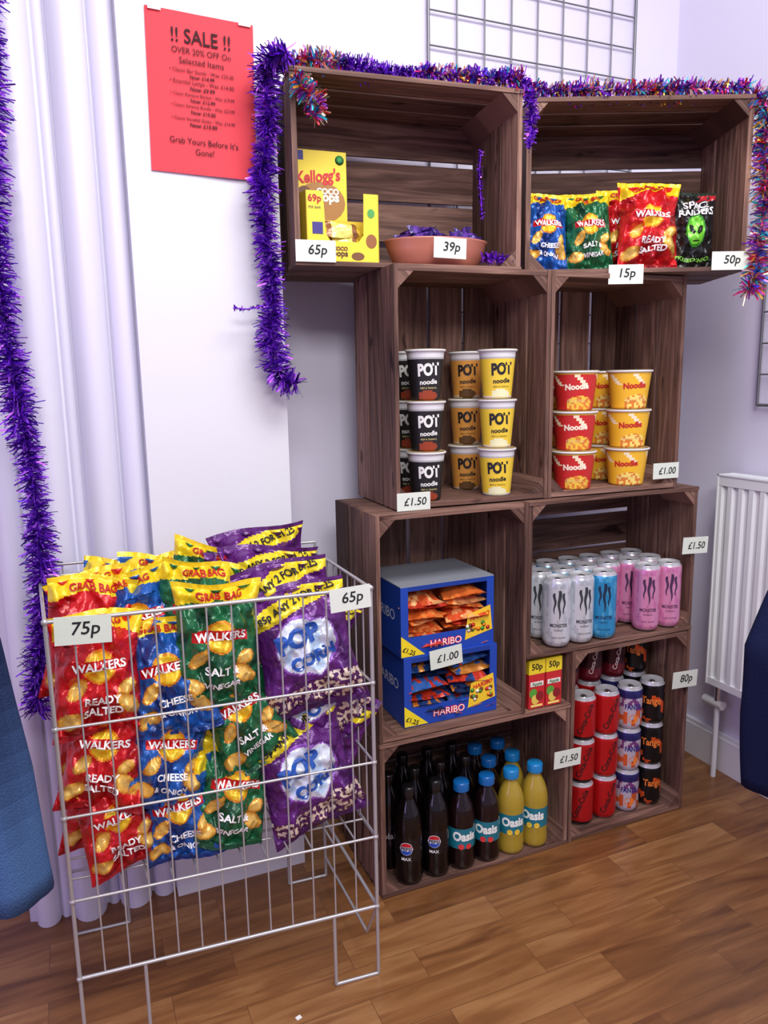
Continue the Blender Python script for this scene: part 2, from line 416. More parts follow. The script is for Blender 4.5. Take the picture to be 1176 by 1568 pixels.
# ---------------------------------------------------------------- pillow bags
def bag_geo(w,h,d,nx,ny,seed,wr=1.0):
    def pos(s,t,side):
        at=abs(t);inf=(1-min(1,at/.9)**3)**.65 if at<.9 else 0
        ac=(1-min(1,abs(s))**2.6)**.7
        x=s*w/2*(1-.13*(1-t*t)+.02*math.sin(t*5+seed*3))
        z=t*h/2
        y=d/2*inf*ac
        k=max(0,min(1,(at-.35)/.45))*(1 if at<.9 else .25)
        y+=wr*d*.13*k*math.sin(s*11+seed*2+math.copysign(1.2,t)+2*noise.noise(Vector((s*2,t*2,seed))))*ac**.3
        body=min(1,ac*inf*2)
        y+=wr*d*.24*noise.noise(Vector((s*2.1+seed*7.1,t*2.7,side*5.)))*body
        y+=-wr*d*.16*abs(noise.noise(Vector((s*3.2+seed*3.1,t*3.6,side*5.+2))))*body
        y+=wr*d*.05*noise.noise(Vector((s*7+seed*3.1,t*8,side*5.)))*body
        z+=.004*math.sin(s*3+seed)*(at>.5)
        bend=.012*math.sin(s*2.2+seed)*(at**3)*(1 if t>0 else .5)
        return (x,(-y if side==0 else y)+bend*wr,z)
    return pos
def bag(mb,w,h,d,nx,ny,seed,design,back,texts=(),M=None,mat=None,wr=1.0):
    mat=mat or FOIL
    pos=bag_geo(w,h,d,nx,ny,seed,wr)
    for side in (0,1):
        vs=[pos(-1+2*i/nx,-1+2*j/ny,side) for j in range(ny+1) for i in range(nx+1)]
        fs=[];cs=[]
        for j in range(ny):
            for i in range(nx):
                a=j*(nx+1)+i;q=(a,a+1,a+nx+2,a+nx+1)
                fs.append(q if side==0 else q[::-1])
                t_=-1+2*(j+.5)/ny
                cs.append(lin(design(-1+2*(i+.5)/nx,t_)) if (side==0 or abs(t_)>.9) else lin(back))
        mb.add(vs,fs,mat,cs,M,smooth=True)
    for txt,cx,cz,tw,col,rot,off in texts:
        def fn(x,y,cx=cx,cz=cz):
            X=cx+x;Z=cz+y;t=max(-1,min(1,Z/(h/2)));wx=(w/2*(1-.13*(1-t*t)+.02*math.sin(t*5+seed*3)));s=max(-1,min(1,X/wx))
            p=pos(s,t,0);return Vector((X,p[1]-.0034,Z+.004*math.sin(s*3+seed)*(abs(t)>.5)))
        vs_,fs_,tw_,th_=textgeo(txt,off);k=tw/tw_;c,si=math.cos(rot),math.sin(rot)
        mb.add([fn((x*c-y*si)*k,(x*si+y*c)*k) for x,y in vs_],fs_,CARD,col,M)
def crisp_design(base,dark):
    chips=[(-.50,-.20,.26,.13,.5),(.62,-.50,.30,.15,-.4),(.62,-.22,.22,.12,.3),(-.66,-.66,.30,.14,.1)]
    def f(s,t):
        x=s;zz=t
        if abs(t)>.93:
            return (245,212,35) if t>0 else dark
        if t>.66+.08*math.cos(s*2.2): return (248,215,35)
        r=math.hypot(x*.7,(zz-.14))
        if abs(zz-.14-.03*math.cos(x*2))<.085 and abs(x)<.70: return (205,25,30)
        if r<.27: return (250,205,45) if r<.23 else (240,150,30)
        for cx,cz,a,b,ro in chips:
            dx=(x-cx);dz=(zz-cz);c,si=math.cos(ro),math.sin(ro);u=(dx*c+dz*si)/a;v=(-dx*si+dz*c)/b
            q=u*u+v*v+.25*noise.noise(Vector((x*6,zz*6,cx)))
            if q<1:return (243,200,105) if q<.35 else ((236,178,70) if q<.75 else (200,130,45))
        n=noise.noise(Vector((s*1.5,t*1.5,base[0]*.1)))
        return base if n>-.2 else dark
    return f
def crisp(base,dark,fl1,fl2,seed,w=.152,h=.205,d=.078):
    mb=MB();H=h/2
    tx=[('WALKERS',0,.14*H+.002,.084,(255,255,255),.03,.03),(fl1,.004,-.40*H,.056,(255,255,255),0,.03),(fl2,.004,-.61*H,.060,(255,255,255),0,.03),('GRAB BAG',0,.82*H,.078,(190,30,30),0,.03)]
    bag(mb,w,h,d,64,88,seed,crisp_design(base,dark),base,tx)
    return mb.mesh('crisp_packet')
RED=[crisp((205,25,32),(165,12,22),'READY','SALTED',s) for s in (1,2)]
BLU=[crisp((30,90,175),(15,52,125),'CHEESE','& ONION',s) for s in (3,4)]
GRN=[crisp((30,105,65),(15,75,45),'SALT &','VINEGAR',s) for s in (5,6)]
def pop_design(s,t):
    if abs(t)>.94:return (90,35,110) if t>0 else (70,25,85)
    k=t-.22*s
    if .60<k<.88:return (240,218,40)
    q=(s/.66)**2+((t-.06)/.42)**2+.35*noise.noise(Vector((s*3,t*3,4)))
    if q<1:return (225,232,245) if q>.75 or noise.noise(Vector((s*3,t*4,9)))>-.1 else (190,215,240)
    if q<1.12:return (150,90,190)
    if t<-.52+.10*math.sin(s*3) and t>-.88:
        n=noise.noise(Vector((s*13,t*15,2)))
        if n>.10:return (235,218,195)
        if n>.02:return (180,140,125)
        return (80,30,85)
    return (98,35,120) if noise.noise(Vector((s*2,t*2,1)))>-.2 else (75,22,95)
POP=[]
for s in (8,9):
    mb=MB();h=.235;H=h/2;w=.195
    tx=[('POP',-.014,.22*H,.082,(35,85,175),.2,.05),('CORN',.006,-.12*H,.085,(35,85,175),.2,.05),('85p ANY 2 FOR £1.25',0,.735*H,.155,(25,20,30),.26,.03)]
    bag(mb,w,h,.09,72,94,s,pop_design,(85,30,105),tx);POP.append(mb.mesh('popcorn_packet'))
def alien(s,t):
    if abs(t)>.93:return (40,60,45)
    q=(s/(.48+.12*t))**2+((t+.05)/.42)**2
    if q<1:
        for e in (-1,1):
            dx=s-e*.2;dz=t+.02;u=(dx*.8+dz*.6*e)/.17;v=(-dx*.6*e+dz*.8)/.09
            if u*u+v*v<1:return (15,20,15)
        if abs(t+.33)<.02 and abs(s)<.12:return (20,60,20)
        return (120,215,60) if q<.75 else (60,150,40)
    if t>.78:return (190,40,50) if s>.1 else (30,30,30)
    return (22,24,24)
mb=MB();bag(mb,.110,.172,.05,48,64,11,alien,(30,30,30),[('SPACE',0,.055,.06,(240,240,240),.1,.03),('RAIDERS',0,.038,.078,(240,240,240),.1,.03),('PICKLED ONION',0,-.066,.08,(150,230,90),0,.02)])
ALI=mb.mesh('crisp_packet')
zs=.0115
def onB(me,x,y,h,sx,sz,rx=-.12,ry=0,rz=0,name='crisp_packet'):
    inst(name,me,cB@T(x,y,zs+h/2*sz*math.cos(rx)+.001)@RZ(rz)@RX(rx)@RY(ry)@SCL(sx,sx,sz))
onB(BLU[0],.060,.070,.205,.76,.87,-.14,.04,.14)
onB(GRN[0],.163,.078,.205,.76,.87,-.14,-.05,.0)
onB(RED[0],.293,.055,.205,.97,.95,-.12,.02,.0)
onB(RED[1],.258,.125,.205,.93,.95,-.1,.05,.0)
onB(ALI,.398,.060,.172,.98,.99,-.1,0.05,0)
onB(GRN[1],.155,.145,.205,.74,.84,-.1,0,0)
onB(BLU[1],.065,.145,.205,.74,.84,-.1,0,0)
# ---------------------------------------------------------------- basket
FLc=Vector((-.616,-.148,0));FRc=Vector((-.088,-.19,0));BRc=Vector((-.088,.13,0));BLc=Vector((-.632,.165,0))
def bq(s,t,z):
    p=(FLc*(1-s)+FRc*s)*(1-t)+(BLc*(1-s)+BRc*s)*t;return Vector((p.x,p.y,z))
mb=MB();wc=(188,186,188)
rails=[.778,.60,.445,.294,.1485]
for k,z in enumerate(rails):
    r=.0035 if k in (0,4) else .0026
    mb.path([bq(0,0,z),bq(1,0,z),bq(1,1,z),bq(0,1,z),bq(0,0,z)],r,WIRE,wc)
nf=13
for i in range(nf+1):
    s=i/nf;mb.tube(bq(s,0,.1485),bq(s,0,.778),.0016 if 0<i<nf else .0038,WIRE,wc)
    mb.tube(bq(s,1,.294),bq(s,1,.80 if 0<i<nf else .778),.0016,WIRE,wc)
    mb.tube(bq(s,0,.297),bq(s,1,.297),.0018,WIRE,wc)
for i in range(1,8):
    t=i/8
    for s in (0,1): mb.tube(bq(s,t,.294),bq(s,t,.778),.0016,WIRE,wc)
for i in range(1,5): mb.tube(bq(0,i/5,.294),bq(1,i/5,.294),.0022,WIRE,wc)
mb.path([bq(1,1,.1485),bq(1,1,.778)],.0038,WIRE,wc);mb.path([bq(0,1,.1485),bq(0,1,.778)],.0038,WIRE,wc)
mb.path([bq(0,1,.778),bq(0,1,.80),bq(1,1,.80),bq(1,1,.778)],.003,WIRE,wc)
for s0,s1,t in ((0,.2,0),(.84,1,0),(0,.2,1),(.84,1,1)):
    mb.path([bq(s0,t,.1485),bq(s0,t,.003),bq(s1,t,.003),bq(s1,t,.1485)],.0035,WIRE,wc)
for s in (0,1): mb.path([bq(s,0,.1485),bq(s,.18,.05),bq(s,1,.05)],.0028,WIRE,wc)
for s in (0,1):
    for t in (0,1):
        for z in rails: mb.lathe([(.0001,-.006),(.005,-.003),(.0055,0),(.005,.003),(.0001,.006)],8,WIRE,wc,T(*bq(s,t,z)))
mb.obj('wire_display_basket')
def by(x): return -.148-.0795*(x+.616)
def inb(me,x,dy,z,rx=-.2,ry=0,rz=0,sc=1.0,name='crisp_packet'):
    inst(name,me,T(x,by(x)+dy,z)@RZ(rz-.05)@RX(rx)@RY(ry)@SCL(sc,sc,sc))
R=random.uniform
# front layer
inb(RED[0],-.545,.056,.665,-.20,.05,.1);inb(RED[1],-.543,.056,.525,-.30,.16,-.12,sc=.95);inb(RED[0],-.535,.052,.398,-.15,-.16,.1,sc=.90)
inb(BLU[0],-.430,.066,.640,-.26,-.14,-.1);inb(BLU[1],-.442,.056,.505,-.28,.20,.12,sc=.93);inb(BLU[0],-.432,.052,.398,-.12,-.10,-.05,sc=.95)
inb(GRN[0],-.348,.058,.692,-.14,.08,.05,sc=1.04);inb(GRN[1],-.310,.070,.550,-.30,-.40,-.15,sc=.97);inb(GRN[0],-.338,.056,.412,-.22,.26,.1,sc=.98)
inb(POP[0],-.190,.066,.660,-.2,-.16,-.08,name='popcorn_packet');inb(POP[1],-.175,.115,.545,-.45,-.60,.1,name='popcorn_packet');inb(POP[0],-.200,.064,.420,-.15,-.24,.05,name='popcorn_packet')
inb(POP[1],-.165,.125,.430,-.1,.35,-.3,name='popcorn_packet')
# second layers
for me,x,dy,z,ry in ((RED[1],-.552,.120,.712,.14),(BLU[1],-.468,.125,.715,-.22),(GRN[1],-.376,.125,.722,.25),(RED[0],-.53,.19,.705,-.2),(BLU[0],-.44,.20,.72,.25),(GRN[0],-.35,.21,.735,.35),
        (RED[0],-.55,.13,.55,0),(BLU[1],-.44,.135,.56,.2),(GRN[1],-.34,.13,.56,-.1),(RED[1],-.55,.13,.41,.1),(BLU[0],-.44,.13,.41,0),(GRN[0],-.34,.13,.41,.1),(BLU[1],-.50,.26,.705,.2),(RED[0],-.39,.27,.705,-.25)):
    inb(me,x,dy,z,-.18+R(-.12,.12),ry,R(-.15,.15))
for x,dy,z,ry in ((-.205,.125,.690,-.14),(-.225,.19,.708,.06),(-.215,.25,.735,-.12),(-.17,.17,.62,.4),(-.18,.18,.50,.2),(-.28,.19,.69,.2)):
    inb(POP[int(dy*100)%2],x,dy,z,-.1,ry,name='popcorn_packet')
tag('75p',T(-.562,-.160,.762)@RZ(-.08),.084,.046,.04)
tag('65p',T(-.128,-.194,.765)@RZ(-.08),.074,.042,-.06)
# ---------------------------------------------------------------- sweet cartons
def sweets(M,colors,tp):
    mb=MB();W=.234;H=.158;Dp=.185;b=(25,70,175)
    mb.box((0,0,0),(W,Dp,.002),CARD,b);mb.box((0,Dp-.002,.002),(W,Dp,H),CARD,b)
    for x in (0,W-.002):
        vs=[(x,0,.002),(x,Dp-.002,.002),(x,Dp-.002,H),(x,.0,H),(x+.002,0,.002),(x+.002,Dp-.002,.002),(x+.002,Dp-.002,H),(x+.002,0,H)]
        mb.add(vs,[(0,3,2,1),(4,5,6,7),(3,7,6,2),(0,4,7,3)],CARD,b)
    mb.box((.002,0,.002),(W-.002,.002,.044),CARD,b)
    for x0,x1 in ((.002,.018),(W-.018,W-.002)): mb.box((x0,0,.044),(x1,.002,H),CARD,b)
    mb.box((.018,0,H-.010),(W-.018,.002,H),CARD,(20,60,150))
    mb.box((0,0.0,H),(W,Dp,H+.002),CARD,tp)
    mb.add([(0,-.0006,.002),(.058,-.0006,.002),(0,-.0006,.050)],[(0,1,2)],CARD,(245,220,40))
    mb.text('£1.25',.032,lambda x,y:(x+.019,-.0012,y+.014),CARD,(20,20,20),.02,rot=-.45)
    mb.text('HARIBO',.080,lambda x,y:(x+.110,-.0012,y+.023),CARD,(235,30,40),.07)
    mb.text('HARIBO',.078,lambda x,y:(x+.110,-.0018,y+.023),CARD,(255,255,255),.0)
    mb.add([(.158,-.001,.018),(W-.004,-.001,.034),(W-.010,-.001,.092),(.166,-.001,.076)],[(0,1,2,3)],CARD,(245,205,50))
    mb.text('HARIBO',.05,lambda x,y:(x+.197,-.0016,y+.070+x*.2),CARD,(215,25,35),.03)
    for i in range(16):
        x=R(.165,.222);z=R(.034,.060);c=random.choice([(210,40,40),(245,140,30),(70,160,60),(250,240,220),(120,60,30)])
        mb.lathe([(.0001,-.001),(.0055,-.0005),(.0001,.001)],8,PLAST,c,T(x,-.002,z)@RX(math.pi/2))
    mb.text('HARIBO',.12,lambda x,y:(-.0006,.09-x,y+.09),CARD,(230,235,250),.0)
    k=0
    for j in range(8):
        for i in range(2):
            c=colors[k%len(colors)];c2=colors[(k*3+1)%len(colors)];k+=1
            des=lambda s,t,c=c,c2=c2:(c2 if noise.noise(Vector((s*3+k,t*3,k)))>.12 else c)
            bag(mb,.105,.125,.026,16,16,k,des,c,(),T(.062+i*.108+R(-.004,.004),.070+R(-.012,.006),.016+j*.0158)@RZ(R(-.2,.2))@RX(-1.45+R(-.12,.12))@RY(R(-.12,.12)))
    return mb.obj('sweets_display_carton',M)
cm=T(.070,.022,S+.0145)
sweets(cm,[(60,105,180),(210,60,40),(30,50,90),(220,140,60),(40,70,130)],(30,70,170))
sweets(T(.066,.026,S+.0145+.1602)@RZ(.02),[(232,115,50),(240,145,70),(205,60,40),(245,180,115),(220,90,45)],(140,145,155))
tag('£1.00',T(.170,.016,S+.166),.080,.044,-.08)
# small drink cartons
mb=MB()
mb.box((0,0,0),(.044,.04,.118),CARD,(200,40,45));mb.box((-.0004,-.0004,.085),(.0444,.0404,.1184),CARD,(240,215,45))
mb.text('50p',.03,lambda x,y:(x+.022,-.001,y+.101),CARD,(20,20,20),.02)
for cx,cz,c in ((.012,.038,(90,165,60)),(.030,.030,(140,30,35)),(.018,.022,(230,200,90))):
    n=14;mb.add([(cx+.011*math.cos(2*math.pi*i/n),-.0008-cx*.01,cz+.012*math.sin(2*math.pi*i/n)) for i in range(n)],[tuple(range(n))],CARD,c)
mb.box((.004,-.0008,.055),(.040,-.0001,.066),CARD,(240,240,235));mb.box((.006,-.0008,.004),(.038,-.0001,.009),CARD,(250,230,120))
mb.text('Apple',.028,lambda x,y:(x+.022,-.0013,y+.060),CARD,(60,120,40),.02)
jm=mb.mesh('juice_carton')
for x in (.386,.434): inst('juice_carton',jm,T(x,.012,S+.001))
# ---------------------------------------------------------------- cereal things
mb=MB();Y=(240,215,60);Y2=(225,195,50)
mb.box((0,0,0),(.125,.05,.245),CARD,Y);
mb.box((.004,-.0006,.224),(.030,0,.243),CARD,(60,50,130))
mb.text('Kellogg\'s',.098,lambda x,y:(x+.062,-.001,y+.190+x*.12),CARD,(200,30,40),.03,sy=1.2)
mb.text('COCO',.05,lambda x,y:(x+.082,-.0014,y+.163),CARD,(245,240,230),.05);mb.text('pops',.05,lambda x,y:(x+.082,-.0014,y+.146),CARD,(250,245,230),.04)
n=20;mb.add([(.066+.055*math.cos(2*math.pi*i/n),-.0006,.14+.042*math.sin(2*math.pi*i/n)) for i in range(n)],[tuple(range(n))],CARD,(170,120,60))
mb.add([(.030+.018*math.cos(2*math.pi*i/n),-.0009,.150+.022*math.sin(2*math.pi*i/n)) for i in range(n)],[tuple(range(n))],CARD,(110,70,40))
mb.lathe([(.0001,-.0003),(.010,0),(.0001,.0003)],14,CARD,(70,160,90),T(.11,-.0008,.228)@RX(math.pi/2))
mb.obj('cereal_box',cA@T(.018,.125,.0115)@RZ(.05))
mb=MB();W=.155;Dp=.085 # open snack bar display
mb.box((0,0,0),(W,Dp,.003),CARD,Y);mb.box((0,Dp-.002,0),(W,Dp,.10),CARD,Y2)
for x in (0,W-.002):
    hh=.148
    mb.add([(x,0,0),(x,Dp,0),(x,Dp,hh),(x,0,hh*.93),(x+.002,0,0),(x+.002,Dp,0),(x+.002,Dp,hh),(x+.002,0,hh*.93)],[(0,3,2,1),(4,5,6,7),(3,7,6,2),(0,4,7,3)],CARD,Y)
pts=[(0,0),(W,0),(W,.138),(W-.032,.138),(W-.034,.056),(W-.045,.042),(.050,.042),(.040,.056),(.036,.138),(0,.138)]
mb.add([(x,0,z) for x,z in pts]+[(x,.002,z) for x,z in pts],[tuple(range(10)),tuple(range(19,9,-1))],CARD,Y)
for j in range(3):
    for i in range(3):
        des=lambda s,t:(245,228,120) if abs(s)<.5 else ((225,190,60) if abs(s)>.75 else (150,100,60))
        bag(mb,.10,.035,.02,16,8,i+j*3,des,Y,(),T(.078,.018+i*.024,.018+j*.024)@RX(-.5))
mb.text('69p',.028,lambda x,y:(x+.018,-.001,y+.122),CARD,(180,30,40),.03)
mb.text('PER BAR',.026,lambda x,y:(x+.018,-.001,y+.106),CARD,(60,50,60),.0)
mb.text('COCO',.032,lambda x,y:(x+.07,-.001,y+.028),CARD,(120,70,40),.05);mb.text('pops',.032,lambda x,y:(x+.07,-.001,y+.015),CARD,(90,50,30),.03)
mb.text("Kellogg's",.040,lambda x,y:(x+.025,-.001,y+.022),CARD,(200,30,40),.02)
mb.box((.012,-.0008,.055),(.034,0,.078),CARD,(60,50,130))
for cx,cz,rx,rz,c in ((W-.017,.100,.008,.009,(80,160,80)),(W-.017,.045,.012,.014,(150,95,50)),(.108,.014,.014,.008,(120,80,45))):
    mb.add([(cx+rx*math.cos(2*math.pi*i/n),-.0008,cz+rz*math.sin(2*math.pi*i/n)) for i in range(n)],[tuple(range(n))],CARD,c)
mb.obj('snack_bar_display_box',cA@T(.030,.022,.0115)@RZ(.06))
mb=MB()
mb.lathe([(.06,0),(.085,.002),(.10,.014),(.112,.040),(.118,.058),(.120,.061),(.115,.060),(.107,.040),(.092,.018),(.0001,.012)],44,CER,(185,115,98),SCL(1,.62,1))
for i in range(30):
    bag(mb,.055,.04,.014,10,8,i,lambda s,t:(105,65,165) if abs(s)<.7 else (60,40,110),(70,45,130),(),T(R(-.080,.080),R(-.035,.035),.048+R(0,.032))@RZ(R(-2,2))@RX(R(-1.3,-.3)))
mb.obj('sweet_bowl',cA@T(.338,.100,.0115))
# ---------------------------------------------------------------- poster
mb=MB();pc=(222,66,76);w,h=.205,.290
nx=8;vs=[];
for j in range(9):
    for i in range(nx+1):
        x=-w/2+w*i/nx;z=-h/2+h*j/8;vs.append((x,-.001-.002*abs(noise.noise(Vector((x*12,z*10,3))))-(.004 if (j==0) else 0)*(i/nx),z))
mb.add(vs,[(j*(nx+1)+i,j*(nx+1)+i+1,(j+1)*(nx+1)+i+1,(j+1)*(nx+1)+i) for j in range(8) for i in range(nx)],PAPER,pc,smooth=True)
def pl(t,fr,tw,b=0,x0=0,sy=1): mb.text(t,tw,lambda x,y:(x+x0,-.0042,h/2-h*fr+y),PAPER,(50,5,16),b,sy=sy)
pl('!! SALE !!',.145,.112,.01,sy=1.15);pl('OVER 20% OFF On',.235,.112,sy=1.1);pl('Selected Items',.295,.085,sy=1.1)
for i in range(4):
    pl(['• Classic Bar Stools - Was: £25.00','• Essential Lamps - Was: £14.00','• Classic Rainbow Blanket - Was: £19.99','• Classic Serenity Bundle - Was: £23.99'][i],.355+i*.073,.122,sy=1.1)
    pl(['Now: £14.99','Now: £9.99','Now: £12.99','Now: £15.00'][i],.390+i*.073,.047,.02)
pl("• Classic Snowfall Globe - Was: £14.99",.652,.122,sy=1.1);pl('Now: £10.99',.688,.052,.02)
pl("Grab Yours Before It's",.79,.132,sy=1.1);pl('Gone!',.855,.036,sy=1.1)
for x in (-.085,.085): mb.box((x-.012,-.0055,h/2-.006),(x+.012,-.0045,h/2+.006),PAPER,(235,225,230))
mb.obj('sale_poster',T(-.2635,.1985,1.689)@RY(.02))
# ---------------------------------------------------------------- wire grids, radiator
def grid(name,p0,du,dv,nu,nv):
    mb=MB();p0=Vector(p0);du=Vector(du);dv=Vector(dv)
    for i in range(nu+1): mb.tube(p0+du*i,p0+du*i+dv*nv,.0022 if 0<i<nu else .004,WIRE,(120,120,125))
    for j in range(nv+1): mb.tube(p0+dv*j,p0+dv*j+du*nu,.0022 if 0<j<nv else .004,WIRE,(120,120,125))
    nrm=du.cross(dv).normalized()
    for i in (1,nu-1):
        for j in (1,nv-1):
            q=p0+du*i+dv*j
            mb.tube(q-nrm*.010,q+nrm*.0,.004,WIRE,(120,120,125))
    return mb.obj(name)
grid('wire_grid_panel',(.332,.408,.92),(.0792,0,0),(0,0,.0792),8,17)
grid('wire_grid_panel',(1.118,.062,1.061),(0,-.0792,0),(0,0,.0792),8,14)
mb=MB();wc2=(232,234,238);y1,y0=.107,-.40;z0,z1=.285,.878
prof=[];n=int((y1-y0)/.0333)
for i in range(n):
    ya=y1-.0-(y1-y0)*i/n;st=(y1-y0)/n
    prof+=[(1.045,ya),(1.045,ya-st*.40),(1.052,ya-st*.52),(1.052,ya-st*.88)]
prof.append((1.045,y0))
vs=[(x,y,z) for z in (z0+.02,z1-.03) for x,y in prof];m_=len(prof)
mb.add(vs,[(i,i+1,m_+i+1,m_+i) for i in range(m_-1)],PAINT,wc2)
mb.box((1.044,y0,z0),(1.058,y1,z0+.02),PAINT,wc2);mb.box((1.044,y0,z1-.03),(1.058,y1,z1-.004),PAINT,wc2)
mb.box((1.088,y0,z0),(1.10,y1,z1-.004),PAINT,wc2)
for yy in (y0,y1-.003): mb.box((1.042,yy,z0),(1.102,yy+.003,z1),PAINT,wc2)
for x in (1.042,1.099): mb.box((x,y0,z1-.004),(x+.003,y1,z1),PAINT,wc2)
k=0
while y1-.012-k*.012>y0: mb.box((1.045,y1-.014-k*.012,z1-.006),(1.099,y1-.008-k*.012,z1-.002),PAINT,wc2);k+=1
for yy in (y1-.08,y0+.08): mb.box((1.10,yy,z0+.1),(1.1295,yy+.03,z1-.1),PAINT,(190,192,196))
mb.tube((1.075,.09,z0),(1.075,.09,.225),.009,ALU,(200,200,200),10)
mb.tube((1.075,.07,.222),(1.075,.135,.222),.013,PLAST,(225,225,225),12)
mb.tube((1.075,.09,.222),(1.075,.09,-.0),.0075,PAINT,wc2,10)
mb.obj('radiator')
# ---------------------------------------------------------------- tinsel
PUR=[(128,45,215),(90,20,175),(190,100,250),(55,18,110),(150,65,225),(105,30,190)]
MUL=[(235,60,140),(60,205,220),(240,180,70),(140,60,210),(220,50,60),(70,130,220),(190,100,220),(250,220,190)]
def cr(pts,n):
    out=[];P=[Vector(p) for p in pts];P=[P[0]*2-P[1]]+P+[P[-1]*2-P[-2]]
    for k in range(1,len(P)-2):
        a,b,c,d=P[k-1:k+3]
        for i in range(n):
            t=i/n;out.append(.5*((2*b)+(c-a)*t+(2*a-5*b+4*c-d)*t*t+(3*b-a-3*c+d)*t**3))
    out.append(P[-2]);return out
def tinsel(paths,name='tinsel_garland'):
    mb=MB()
    for pts,rad,pal,dens in paths:
        pp=cr(pts,10);lens=[(pp[i+1]-pp[i]).length for i in range(len(pp)-1)];tot=sum(lens)
        for a,b in zip(pp[:-1],pp[1:]): mb.tube(a,b,.0015,TIN,pal[0],5)
        N=int(tot*dens);cl=[lin(c) for c in pal]
        vs=[];fs=[];cs=[]
        big=1.6 if len(pal)>6 else 1.25
        for _ in range(N):
            u=R(0,tot);i=0
            while i<len(lens)-1 and u>lens[i]:u-=lens[i];i+=1
            t=(pp[i+1]-pp[i]).normalized();p=pp[i]+t*min(u,lens[i])
            d=Vector((random.gauss(0,1),random.gauss(0,1),random.gauss(0,1)));d-=t*d.dot(t)*.7;d.normalize()
            lump=.85+.35*noise.noise(p*14)
            ln=rad*R(.6,1.15)*lump;wd=R(.0008,.0015)*big;sd=d.cross(Vector((R(-1,1),R(-1,1),R(-1,1)))).normalized()*wd
            m=p+d*ln*.55;e=p+d*ln+Vector((R(-.15,.15),R(-.15,.15),R(-.25,.05)))*ln
            b=len(vs);vs+=[p-sd,p+sd,m+sd,m-sd,e+sd*.8,e-sd*.8];fs+=[(b,b+1,b+2,b+3),(b+3,b+2,b+4,b+5)];c=random.choice(cl);cs+=[c,c]
        mb.add(vs,fs,TIN,cs)
    return mb.obj(name)
tinsel([([(-.625,.13,1.95),(-.628,.13,1.68),(-.645,.13,1.45),(-.645,.13,1.246),(-.632,.125,1.05),(-.622,.12,.90),(-.63,.11,.75),(-.655,.11,.53)],.036,PUR,4200)])
tinsel([([(-.118,.10,1.752),(-.150,.135,1.74),(-.148,.150,1.66),(-.165,.150,1.506),(-.158,.150,1.40),(-.153,.150,1.32),(-.158,.150,1.214),(-.145,.150,1.155),(-.110,.150,1.135)],.036,PUR,4800),
        ([(-.155,.150,1.30),(-.20,.150,1.287),(-.235,.150,1.287)],.007,PUR,1500)])
A=lambda x,y,z:tuple(cA@Vector((x,y,z)));B=lambda x,y,z:tuple(cB@Vector((x,y,z)))
HA=S+.020
tinsel([([A(-.01,.02,HA-.01),A(.05,.02,HA),A(.11,.02,HA)],.031,MUL,3600),([A(.10,.02,HA),A(.2,.03,HA-.004),A(.3,.02,HA)],.027,PUR,4500),([A(.28,.02,HA),A(.34,.02,HA-.002),A(.40,.02,HA)],.029,MUL+PUR,3800),([A(.38,.02,HA),A(.44,.02,HA+.003),A(.50,.01,HA)],.033,PUR+PUR+MUL,4400),
   ([A(.50,.0,HA),A(.515,-.005,HA-.05),A(.512,-.01,HA-.10),A(.51,-.01,HA-.14)],.018,PUR,3000),
   ([A(.01,-.012,HA-.045),A(.03,-.016,HA-.07),A(.055,-.014,HA-.09),A(.045,-.014,HA-.115)],.030,MUL,4500),
   ([A(.455,.12,.28),A(.452,.12,.22),A(.455,.11,.13)],.008,PUR,1500),([A(.42,.03,.03),A(.45,.02,.03),A(.5,.01,.025)],.016,PUR,3500)])
HB=S+.018
tinsel([([B(.0,.02,HB+.01),B(.06,.02,HB),B(.15,.02,HB)],.033,PUR+MUL,3800),([B(.14,.02,HB),B(.22,.02,HB-.002),B(.30,.02,HB)],.030,MUL+MUL+PUR,3400),([B(.28,.02,HB-.002),B(.38,.02,HB),B(.49,.02,HB)],.032,MUL+MUL+PUR,3600),
   ([B(.50,.02,HB-.01),B(.525,.0,HB-.05),B(.525,.0,.25),B(.53,-.01,.15),B(.52,-.01,.07),B(.515,-.015,-.01),B(.50,-.015,-.045)],.032,MUL,3600)])
# ---------------------------------------------------------------- hanging jackets
def loft(mb,secs,mat,colf,M=None,n=28,seed=0):
    vs=[];fs=[];cs=[]
    for k,(cx,cy,z,rx,ry) in enumerate(secs):
        for i in range(n):
            a=2*math.pi*i/n;f=1+.07*math.sin(5*a+seed+z*3)+.06*noise.noise(Vector((math.cos(a)*2,math.sin(a)*2,z*7+seed)))
            vs.append((cx+rx*f*math.cos(a),cy+ry*f*math.sin(a),z))
    for k in range(len(secs)-1):
        for i in range(n):
            j=(i+1)%n;fs.append((k*n+i,k*n+j,(k+1)*n+j,(k+1)*n+i))
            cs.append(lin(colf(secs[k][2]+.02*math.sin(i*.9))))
    fs.append(tuple(range(n))[::-1]);cs.append(lin(colf(secs[0][2])));fs.append(tuple(range((len(secs)-1)*n,len(secs)*n)));cs.append(lin(colf(secs[-1][2])))
    mb.add(vs,fs,mat,cs,M,smooth=True)
def interp(keys,n):
    out=[]
    for a,b in zip(keys[:-1],keys[1:]):
        for i in range(n): out.append(tuple(p+(q-p)*i/n for p,q in zip(a,b)))
    out.append(keys[-1]);return out
